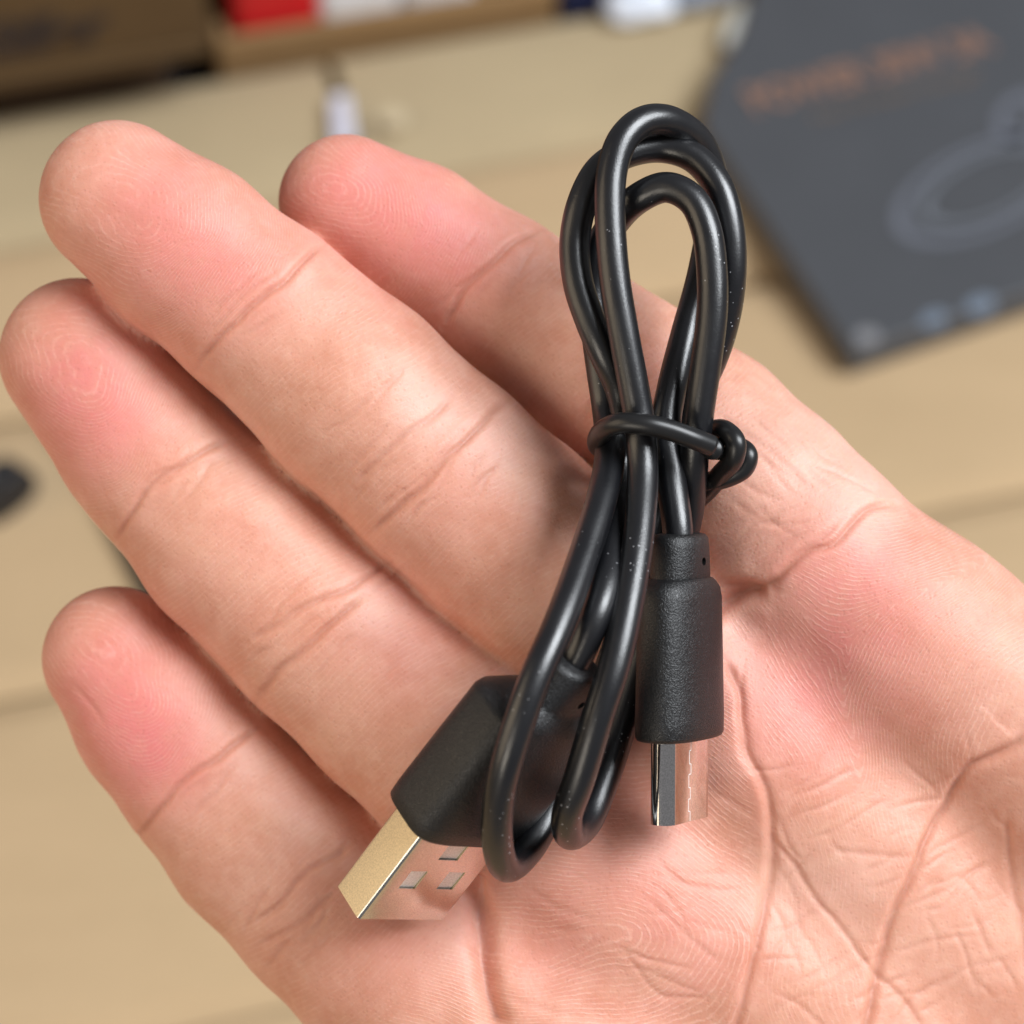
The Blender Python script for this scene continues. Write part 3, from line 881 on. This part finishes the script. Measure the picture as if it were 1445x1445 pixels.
def ring_tube(fun, prof_o, prof_i, a0, a1):
    """hollow sleeve between an outer and inner profile"""
    n = len(prof_o); V = []
    for a, pr in ((a0, prof_o), (a1, prof_o), (a1, prof_i), (a0, prof_i)):
        V += [fun(a, *p) for p in pr]
    F = []
    for r in range(4):
        r2 = (r+1) % 4
        for k in range(n):
            k2 = (k+1) % n; F.append((r*n+k, r*n+k2, r2*n+k2, r2*n+k))
    return np.array(V), F

# ---- flat USB plug
hA = put('rectangular_plug', *loft(PA, [
  (11.6,6.9,3.3,4.2),(11.7,7.35,3.75,4.4),(12.0,7.7,4.05,3.9),(13.5,7.75,4.1,3.9),(20,7.6,4.05,3.9),(26.3,7.45,3.95,3.9),(26.9,7.1,3.7,4.2),(27.5,6.2,3.35,2.8),(27.9,4.6,3.05,2.6),(28.2,3.7,2.9,2.6),
  (28.5,3.45,2.85,2.6),(32.0,3.2,2.6,2.5),(32.5,3.0,2.4,2.4),(32.7,2.4,2.0,2.3)], 56), M_mold, cable)
def cyl(fun, a, w, t0, t1, r):
    V, F = [], []
    for t in (t0, t1): V += [fun(a + r*math.cos(TAU*k/20), w + r*math.sin(TAU*k/20), t) for k in range(20)]
    F = [(k, (k+1) % 20, 20+(k+1) % 20, 20+k) for k in range(20)] + [tuple(range(20))[::-1], tuple(range(20, 40))]
    return mesh_obj('cutter', toW(np.array(V)), F)
boolean(hA, [cyl(PA, 29.6, 1.2, -6, -1.6, .42)]); fix_normals(hA, 50)
hA['label'] = 'black moulded housing of the flat rectangular plug'
so, si = round_rect(6.0, 2.25, .45), round_rect(5.68, 1.93, .2)
shA = put('metal_shell', *ring_tube(PA, so, si, 0, 13), M_metal, hA)
cut = []
for w in (-2.6, 2.6): cut.append(mesh_obj('cutter', toW(boxm(PA, 4.3, 6.7, w-1.15, w+1.15, -3, -1.5)[0]), boxm(PA, 0, 1, 0, 1, 0, 1)[1]))
cut.append(mesh_obj('cutter', toW(boxm(PA, 8.3, 10.3, -1.35, 1.35, -3, -1.5)[0]), boxm(PA, 0, 1, 0, 1, 0, 1)[1]))
boolean(shA, cut); fix_normals(shA, 40)
shA.data.materials.append(M_metal_rough)
# the narrow side wall is frosted, with a tan reflection painted into its colour
nA = Vector(np.array([RT, UP, -FW]).T @ (-W3))
nS = Vector((RT * W3[0] + UP * W3[1] - FW * W3[2])) * -1
for p in shA.data.polygons:
    if p.normal.dot(nS) > .9: p.material_index = 1
adopt(shA, hA)
for w in (-2.6, 2.6):
    V, F = boxm(PA, 4.35, 6.68, w-1.08, w+1.08, -2.2, -2.0)
    V += T3*.16; V[[4, 5, 6, 7]] -= T3*.10
    put('spring_tab', V, F, M_tab, hA, False)
V, F = boxm(PA, 8.35, 10.25, -1.3, 1.3, -2.2, -2.0); V += T3*.16; V[[4, 5, 6, 7]] -= T3*.10
put('spring_tab', V, F, M_tab, hA, False)
put('tongue', *boxm(PA, .6, 11.5, -5.5, 5.5, .1, 1.8), simple('white_tongue', (.75, .75, .75), .4), hA, False)

# ---- oval USB plug
hC = put('oval_plug', *loft(PC, [
  (8.0,5.2,2.7,2.6),(8.1,5.5,2.95,2.6),(8.45,5.72,3.1,2.6),(10,5.75,3.12,2.6),(16,5.55,3.05,2.6),(21.6,5.4,2.95,2.6),(22.6,5.2,2.85,2.5),(23.2,4.6,2.65,2.4),(23.5,4.1,2.5,2.35),(23.6,3.72,2.36,2.3),(23.75,3.7,2.4,2.3),
  (26.6,3.5,2.32,2.3),(27.4,3.42,2.26,2.3),(27.8,3.1,2.0,2.2),(27.9,2.4,1.6,2.1)], 56), M_mold, cable)
boolean(hC, [cyl(PC, 25.2, .55, 1.2, 6, .40)]); fix_normals(hC, 50)
hC['label'] = 'black moulded housing of the small oval-ended plug'
oo, oi = round_rect(4.15, 1.3, 1.28, 10), round_rect(3.85, 1.0, .98, 10)
shC = put('metal_shell', *ring_tube(PC, oo, oi, 0, 9.5), M_metal2, hC); fix_normals(shC, 40)
put('contact_block', *boxm(PC, .8, 8.5, -3.3, 3.3, -.35, .35), M_hole, hC, False)
# interlocking seam down the broad face
sv, sf = [], []
zz = [(.05,.15),(1.0,.15),(1.0,-.15),(2.2,-.15),(2.2,.2),(3.3,.2),(3.3,-.1),(4.6,-.1),(4.6,.3),(5.6,.3),(5.6,0),(6.9,0),(6.9,.3),(8.0,.3)]
for (a0, w0), (a1, w1) in zip(zz[:-1], zz[1:]):
    b = len(sv); e = .042
    q = ((a0, w0-e), (a0, w0+e), (a1, w1+e), (a1, w1-e)) if w0 == w1 else ((a0-e, w0), (a0+e, w0), (a0+e, w1), (a0-e, w1))
    sv += [PC(a, w-.35, 1.304) for a, w in q]; sv += [PC(a, w-.35, 1.28) for a, w in q]
    sf += [(b, b+1, b+2, b+3), (b, b+4, b+5, b+1), (b+1, b+5, b+6, b+2), (b+2, b+6, b+7, b+3), (b+3, b+7, b+4, b)]
put('shell_seam', np.array(sv), sf, simple('seam_edge', (.72, .68, .64), .4), hC, False)
tag(cable, 'coiled black charging cable with a flat plug and an oval plug, lying on the palm', 'cable')

# ------------------------------------------------------------------ twist tie
TIE = [(992,640,9.2),(1004,629,10.0),(973,617,11.2),(942,606,11.7),(910,599,11.9),(876,597,11.2),(853,606,9.2),(843,621,6.0),(848,632,2.8),(872,634,.2),(915,632,-1.0),(958,622,-1.2),(992,612,.6),(1006,607,3.4),(1024,608,6.6),(1038,624,8.0),(1036,646,7.4),(1018,668,4.8),(1000,690,2.6),(984,704,1.0),(970,712,0)]
tie = empty('twist_tie', Hw(990, 640, 0))
V, F = tube(catmull([H(*p) for p in TIE[1:]], 10), 1.02, 18)
put('wire', np.array(V), F, M_tie, tie)
T2 = [(1004,634,8.3),(1022,634,5.0),(1042,631,3.9),(1055,642,4.9),(1050,660,4.8),(1030,672,4.4),(1005,679,3.6),(980,684,2.0),(955,686,.4)]
V, F = tube(catmull([H(*p) for p in T2], 10), 1.02, 18)
put('wire', np.array(V), F, M_tie, tie)
tag(tie, 'black twist tie wrapped round the middle of the cable bundle', 'twist tie')
